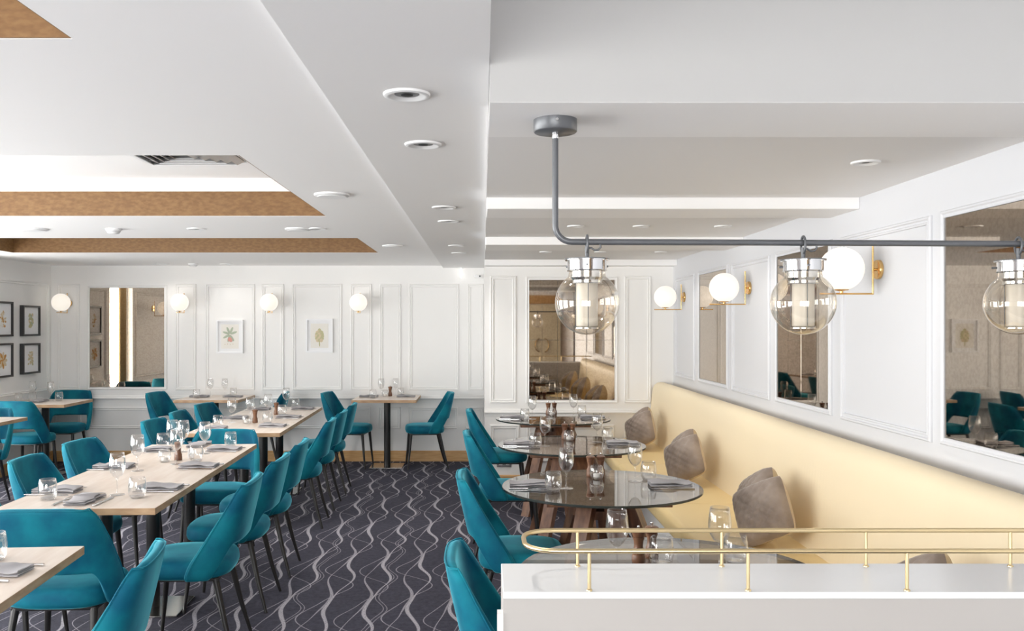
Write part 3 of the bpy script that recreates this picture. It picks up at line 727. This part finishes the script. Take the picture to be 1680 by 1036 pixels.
# ------------------------------------------------------------------ wooden tables
def make_table(sx=.69, sy=.69):
    r = empty('wooden_table'); bm = bmesh.new(); t = .03
    box(bm, -sx/2, sx/2, -sy/2, sy/2, ZT-t, ZT, .002)
    for f in bm.faces: f.material_index = 0 if f.calc_center_median().z > ZT-.001 else 1
    bm_obj('table_top', bm, ['top', 'topedge'], r)
    box_obj('bracket', -.2, .2, -.2, .2, ZT-t-.008, ZT-t, 'black', r)
    lathe_obj('column', [(0, .012), (.036, .012), (.036, ZT-t-.008), (0, ZT-t-.008)], 'black', r, 28, auto=30)
    box_obj('base_plate', -.178, .178, -.178, .178, 0, .012, 'steel', r, .003)
    return r
tb = Proto(make_table()); g = 'square pale oak tables on black columns'
def table(x, y, deg, label): tb.place((x, y, 0), radians(deg), 'square pale oak table '+label, 'table', g)
for i, (x, y) in enumerate([(-1.779, 4.132), (-1.810, 4.820), (-1.841, 5.509)]):
    table(x, y, 2.56, ('nearest', 'middle', 'farthest')[i]+' of the three joined in the front row')
for i, (x, y) in enumerate([(-1.850, 6.80), (-1.873, 7.495), (-1.897, 8.19)]):
    table(x, y, 1.9, ('nearest', 'middle', 'farthest')[i]+' of the three joined in the rear row')
table(-1.742, 2.775, 5, 'at the bottom left, nearest the viewer')
table(-4.285, 7.255, 0, 'at the left picture edge, only its corner showing')
table(-4.54, 9.115, 1.5, 'in the far left corner by the black frames')
table(-2.945, 9.67, 0, 'against the far wall under the flower print')
table(-1.052, 9.67, 0, 'against the far wall nearest the aisle')

# ------------------------------------------------------------------ round glass tables
def make_round():
    r = empty('round_glass_table'); R = .49
    bm = bmesh.new(); lathe(bm, [(0, ZT-.012), (R-.002, ZT-.012), (R, ZT-.010), (R, ZT-.002), (R-.002, ZT), (0, ZT)], 72)
    for f in bm.faces:
        c = f.calc_center_median(); f.material_index = 1 if sqrt(c.x**2+c.y**2) > R-.0045 else 0
    bm_obj('glass_top', bm, ['glasstop', 'glassrim'], r, True, 30)
    for i in range(4):
        a = i*pi/2
        bm = bmesh.new(); box(bm, -.29, .29, -.29+.145*i, -.29+.145*i+.141, ZT-.047, ZT-.013, .003)
        bm_obj('top_board', bm, 'walnut', r)
    for a in (25, 75, 125, 235, 285, 335):
        bm = bmesh.new(); box(bm, -.025, .025, -.036, .036, 0, 1, 0)
        for v in bm.verts:
            zz = v.co.z; v.co = Vector((.14+(1-zz)*.29+v.co.x, v.co.y*(1+.15*zz), zz*(ZT-.047)))
        o = bm_obj('leg', bm, 'walnut', r); o.rotation_euler = (0, 0, radians(a))
    lathe_obj('hub', [(0, .62), (.15, .62), (.15, .66), (0, .66)], 'walnut', r, 6, auto=20)
    return r
rt = Proto(make_round()); g = 'round smoked glass tables with walnut legs'
RT = [(.60, 2.79), (.585, 4.33), (.59, 5.84), (.60, 7.50)]
for (x, y), lab in zip(RT, ['nearest, mostly hidden behind the white ledge', 'second from the viewer, seen over the brass rail', 'third from the viewer along the banquette', 'farthest, below the alcove mirror']):
    rt.place((x, y, 0), 0, 'round smoked glass table on walnut legs, '+lab, 'table', g)

# ------------------------------------------------------------------ tableware
def make_wine():
    r = empty('wine_glass')
    prof = [(.0, .078), (.010, .080), (.021, .089), (.031, .106), (.0365, .126), (.037, .145), (.0345, .170), (.0305, .196), (.0297, .1965), (.0335, .170), (.036, .145), (.0355, .126), (.030, .107), (.020, .0905), (.0, .0815)]
    lathe_obj('bowl', prof, 'glass', r, 28, auto=180)
    lathe_obj('stem', [(.0, .080), (.006, .0785), (.0036, .068), (.0032, .03), (.004, .012), (.008, .006), (0, .005)], 'glass', r, 12, auto=180)
    lathe_obj('foot', [(0, .0055), (.012, .0045), (.033, .0018), (.0335, .0005), (.033, 0), (0, 0)], 'glass', r, 28, auto=60)
    return r
def make_tumbler():
    r = empty('tumbler')
    prof = [(0, .0), (.026, .0), (.031, .003), (.037, .015), (.0405, .034), (.0405, .052), (.038, .074), (.034, .094), (.033, .0945), (.0368, .074), (.0392, .052), (.039, .034), (.0355, .018), (.03, .012), (0, .011)]
    lathe_obj('wall', prof, 'glass', r, 28, auto=180)
    lathe_obj('heavy_base', [(0, .0015), (.026, .0015), (.0335, .010), (.029, .0108), (0, .0100)], 'water', r, 24, auto=40)
    return r
def make_mill():
    r = empty('pepper_mill')
    lathe_obj('body', [(0, 0), (.0215, 0), (.0225, .004), (.0225, .022), (.0205, .026), (.0215, .03), (.0215, .034), (.017, .042), (.0148, .056), (.0165, .072), (.0195, .08), (.0195, .084), (0, .084)], 'walnut', r, 20, auto=45)
    lathe_obj('head', [(0, .085), (.0185, .085), (.0205, .089), (.0205, .094), (.0235, .098), (.0235, .103), (.018, .107), (0, .108)], 'walnut', r, 20, auto=45)
    lathe_obj('finial', [(0, .108), (.003, .108), (.003, .113), (.0055, .116), (.0045, .121), (0, .1225)], 'chrome', r, 12, auto=60)
    return r
def make_jar():
    r = empty('candle_jar')
    lathe_obj('jar', [(0, 0), (.024, 0), (.03, .004), (.0355, .022), (.0365, .038), (.033, .056), (.028, .07), (.027, .07), (.0318, .056), (.0352, .038), (.034, .022), (.028, .008), (0, .007)], 'glass', r, 28, auto=180)
    lathe_obj('tealight', [(0, .008), (.018, .008), (.018, .026), (.0165, .0265), (0, .026)], 'wax', r, 20, auto=40)
    lathe_obj('wick', [(0, .026), (.001, .026), (.001, .033), (0, .033)], 'dark', r, 6, auto=40)
    return r
def make_napkin():
    r = bmesh.new(); nx, L_, W = 16, .205, .105
    # folded cloth: one strip zig-zagged in section and swept along x with a slight wobble
    sec = [(-.5, .001), (.47, .001), (.5, .0045), (.47, .008), (-.46, .0085), (-.49, .011), (-.46, .0135), (.46, .014), (.495, .0185), (.46, .0225), (-.44, .0225), (-.47, .0205), (-.44, .0185), (.44, .0175), (.46, .0165), (.44, .0155), (-.47, .0155), (-.515, .011), (-.47, .0065), (.45, .006), (.465, .0045), (.45, .003), (-.5, .003)]
    rows = []
    for i in range(nx+1):
        u = i/nx-.5; wob = .004*sin(u*9)+.003*sin(u*17+1); sq = 1-.05*abs(sin(u*5+.6)); dz = 1+.22*sin(u*7+.4)
        rows.append([r.verts.new((u*L_+.006*sin(v*4+u*3)*(1 if abs(u) > .45 else .3), v*W*sq+wob, z*dz+(.0 if z < .012 else .0025*sin(u*11+v*5)))) for v, z in sec])
    for A, B in zip(rows, rows[1:]):
        for j in range(len(sec)):
            k_ = (j+1) % len(sec); r.faces.new((A[j], A[k_], B[k_], B[j]))
    r.faces.new(rows[0]); r.faces.new(rows[-1][::-1])
    return bm_obj('napkin', r, 'linen', None, True, 50)
def make_fork():
    bm = bmesh.new()
    tube(bm, [(0, -.1, .003), (0, -.06, .004), (0, .0, .0035), (0, .03, .005)], [.005, .0042, .0028, .003], 6)
    box(bm, -.0105, .0105, .03, .055, .0035, .006, .001)
    for i in range(4): box(bm, -.0103+i*.0058, -.0074+i*.0058, .055, .095, .004, .0058)
    return bm_obj('fork', bm, 'chrome', None)
def make_knife():
    bm = bmesh.new()
    box(bm, -.006, .006, -.11, -.015, 0, .007, .002)
    vs = [bm.verts.new(v) for v in ((-.007, -.015, .001), (.008, -.015, .001), (.0095, .06, .001), (.004, .1, .001), (-.007, .085, .001), (-.007, -.015, .0035), (.008, -.015, .0025), (.0095, .06, .002), (.004, .1, .002), (-.007, .085, .0035))]
    bm.faces.new(vs[:5]); bm.faces.new(vs[5:])
    for i in range(5): bm.faces.new((vs[i], vs[(i+1) % 5], vs[5+(i+1) % 5], vs[5+i]))
    return bm_obj('table_knife', bm, 'chrome', None)
def make_salt():
    r = empty('salt_shaker'); box_obj('pot', -.018, .018, -.018, .018, 0, .05, 'white', r, .004); box_obj('lid', -.0165, .0165, -.0165, .0165, .0505, .056, 'white', r, .002); return r
W_, T_, MI, JA, NA, FO, KN, SA = [Proto(f()) for f in (make_wine, make_tumbler, make_mill, make_jar, make_napkin, make_fork, make_knife, make_salt)]
Z = ZT+.0008
def wine(x, y, lab): W_.place((x, y, Z), random.uniform(0, 6), 'empty stemmed wine glass '+lab, 'wine glass', 'wine glasses on the tables')
def tum(x, y, lab): T_.place((x, y, Z), random.uniform(0, 6), 'short rounded water tumbler '+lab, 'tumbler', 'water tumblers on the tables')
def mill(x, y, lab): MI.place((x, y, Z), random.uniform(0, 6), 'turned wooden pepper mill '+lab, 'pepper mill', 'wooden mills on the tables')
def jar(x, y, lab): JA.place((x, y, Z), 0, 'rounded glass jar with a white tealight '+lab, 'candle jar', 'glass candle jars')
def cover(x, y, deg, lab, cut=True, fork=True, knife=True):
    """napkin with fork and knife either side; deg = direction the diner faces (0 = away from viewer)"""
    a = radians(deg); NA.place((x, y, Z), a+pi/2, 'folded grey linen napkin '+lab, 'napkin', 'folded grey napkins')
    fx, fy = -sin(a), cos(a); sx, sy = cos(a), sin(a)
    if fork: FO.place((x-sx*.095, y-sy*.095, Z), a, 'steel fork left of the napkin '+lab, 'fork', 'forks on the tables')
    if knife: KN.place((x+sx*.09, y+sy*.09, Z), a, 'steel table knife right of the napkin '+lab, 'knife', 'knives on the tables')
R1 = 'of front long table'; R2 = 'of rear long table'
# nearest table
tum(-1.645, 2.955, 'on nearest table, cut off by the left picture edge')
cover(-1.555, 2.80, 88, 'on the nearest table at bottom left')
# front long table
cover(-1.79, 3.945, 0, 'at the near end '+R1)
tum(-1.975, 3.985, 'left of the near-end napkin '+R1); wine(-1.705, 4.095, 'right of the near-end napkin '+R1); tum(-1.588, 4.035, 'beside the tall glass near the front corner '+R1)
cover(-2.02, 4.17, -90, 'at first left-hand seat '+R1); cover(-1.56, 4.245, 90, 'at first right-hand seat '+R1)
cover(-2.05, 4.88, -90, 'at second left-hand seat '+R1); wine(-1.88, 4.78, 'at second left-hand seat '+R1); cover(-1.585, 4.905, 90, 'at second right-hand seat '+R1)
wine(-1.748, 5.01, 'in front of the pepper mill '+R1); tum(-1.668, 5.11, 'right of the pepper mill '+R1)
jar(-1.845, 5.09, 'in the middle '+R1); mill(-1.79, 5.16, 'behind the jar '+R1); SA.place((-1.74, 5.235, Z), .3, 'small white square salt pot on front long table', 'salt pot')
tum(-2.07, 5.68, 'by the far left seat '+R1); cover(-2.075, 5.55, -90, 'at third left-hand seat '+R1)
wine(-1.955, 5.53, 'of the far pair, the left one, '+R1); wine(-1.875, 5.50, 'of the far pair, the right one, '+R1); wine(-1.715, 5.42, 'at third right-hand seat '+R1)
cover(-1.64, 5.575, 90, 'at third right-hand seat '+R1); tum(-1.65, 5.745, 'behind the third right-hand napkin '+R1); cover(-1.86, 5.765, 180, 'at the far end '+R1, fork=False, knife=False)
# rear long table
cover(-2.06, 6.70, -90, 'at first left-hand seat '+R2); tum(-2.06, 6.83, 'at first left-hand seat '+R2)
cover(-1.645, 6.875, 90, 'at first right-hand seat '+R2); tum(-1.735, 7.08, 'at first right-hand seat '+R2)
wine(-2.05, 7.17, 'left of the jar '+R2); wine(-1.935, 7.30, 'behind the jar '+R2); jar(-1.905, 7.08, 'in the middle '+R2); mill(-1.855, 7.15, 'beside the jar '+R2)
cover(-2.10, 7.46, -90, 'at second left-hand seat '+R2); cover(-1.665, 7.53, 90, 'at second right-hand seat '+R2); tum(-1.765, 7.72, 'at second right-hand seat '+R2)
wine(-1.865, 7.63, 'in front of the far pepper mill '+R2); mill(-1.835, 7.80, 'behind the tall glass, far one '+R2)
cover(-1.70, 8.30, 90, 'at third right-hand seat '+R2); tum(-1.80, 8.44, 'at third right-hand seat '+R2); wine(-1.88, 8.40, 'at third right-hand seat '+R2); tum(-2.10, 8.42, 'at third left-hand seat '+R2); cover(-2.1, 8.25, -90, 'at third left-hand seat '+R2)
# far wall tables
F1 = 'on far-wall table under the flower print'; F2 = 'on far-wall table nearest the aisle'
cover(-3.13, 9.70, -90, 'left '+F1, fork=False, knife=False); cover(-2.76, 9.70, 90, 'right '+F1, fork=False, knife=False)
tum(-3.13, 9.60, 'left '+F1); tum(-2.80, 9.86, 'right '+F1); wine(-3.06, 9.86, 'left '+F1); wine(-2.90, 9.87, 'right '+F1)
cover(-1.26, 9.72, -90, 'left '+F2, fork=False, knife=False); cover(-.85, 9.72, 90, 'right '+F2, fork=False, knife=False)
tum(-1.20, 9.58, 'left '+F2); tum(-.92, 9.87, 'right '+F2); wine(-1.14, 9.87, 'left '+F2); wine(-.985, 9.93, 'right '+F2); jar(-1.09, 9.80, F2); mill(-1.04, 9.86, F2)
F3 = 'on the corner table by the black frames'
wine(-4.80, 9.36, 'left '+F3); wine(-4.58, 9.30, 'right '+F3); tum(-4.79, 9.06, 'nearest '+F3); tum(-4.74, 9.24, 'middle '+F3); tum(-4.46, 9.24, 'rightmost '+F3); cover(-4.60, 9.10, 0, F3, fork=False, knife=False)
# round tables
for i, (nm, (cx, cy_)) in enumerate(zip(['on the nearest round glass table', 'on the second nearest round glass table', 'on the third nearest round glass table', 'on the farthest round glass table'], RT)):
    if i == 0:
        wine(.433, 2.83, 'chair side '+nm); wine(.775, 2.87, 'banquette side '+nm); tum(.588, 2.89, 'centre '+nm); tum(.84, 2.915, 'banquette side '+nm)
        mill(.52, 2.93, 'left of the two '+nm); mill(.575, 2.985, 'right of the two '+nm)
        cover(.27, 2.75, -90, 'chair side '+nm); continue
    dx, dy = cx-.585, cy_-4.33
    wine(.405+dx, 4.26+dy, 'chair side '+nm); wine(.772+dx, 4.45+dy, 'banquette side '+nm); tum(.337+dx, 4.19+dy, 'chair side '+nm); tum(.85+dx, 4.50+dy, 'banquette side '+nm)
    jar(.588+dx, 4.53+dy, nm); mill(.565+dx, 4.60+dy, 'left of the two '+nm); mill(.62+dx, 4.61+dy, 'right of the two '+nm)
    cover(.235+dx, 4.33+dy, -90, 'chair side '+nm); cover(.925+dx, 4.34+dy, 90, 'banquette side '+nm)

# ------------------------------------------------------------------ small wall things and what the mirrors show
r = empty('wall_socket', (.205, YA, .235)); box_obj('plate', -.07, .07, -.01, 0, -.04, .04, 'steel', r, .003)
for s in (-1, 1): box_obj('switch', s*.033-.017, s*.033+.017, -.0135, -.0101, -.018, .02, 'white', r, .002)
tag(r, 'double steel wall socket low on the alcove wall', 'socket')
bm = bmesh.new(); pts = [(XL+.05+.022*sin(i*1.6), 8.10+.17*i/24) for i in range(25)]
lo = [bm.verts.new((x, yy, .02)) for x, yy in pts]; hi = [bm.verts.new((x, yy, 2.2)) for x, yy in pts]
for i in range(24): bm.faces.new((lo[i], lo[i+1], hi[i+1], hi[i]))
o = bm_obj('curtain', bm, 'curtain', None, True); q = o.modifiers.new('s', 'SOLIDIFY'); q.thickness = .004; bake(o)
tag(o, 'gold curtain at the narrow left window, seen in the mirror', 'curtain')
dr = struct(box_obj('door_1', .95, 1.37, YR, YR+.04, 0, 2.05, 'door')); dr2 = struct(box_obj('door_2', 1.38, 1.80, YR, YR+.04, 0, 2.05, 'door'))
for o, x, s in ((dr, 1.31, 1), (dr2, 1.44, -1)):
    tube_obj('handle', [(x-s*.0, YR+.04, 1.25)]+[(x-s*.09*sin(a)*1, YR+.075, 1.1+.15*cos(a)) for a in [i*pi/10 for i in range(11)]]+[(x, YR+.04, .95)], .011, 'brass', o, 8)
struct(box_obj('trim_2', XR-.03, XR, -3.5, -.6, 0, 2.4, 'darkwood'), 'dark wood panelling beside the doors behind the viewpoint')
struct(box_obj('trim_1', .88, 1.82, YR, YR+.05, 2.06, 2.26, 'oak'))

print('objects', len(C.objects))
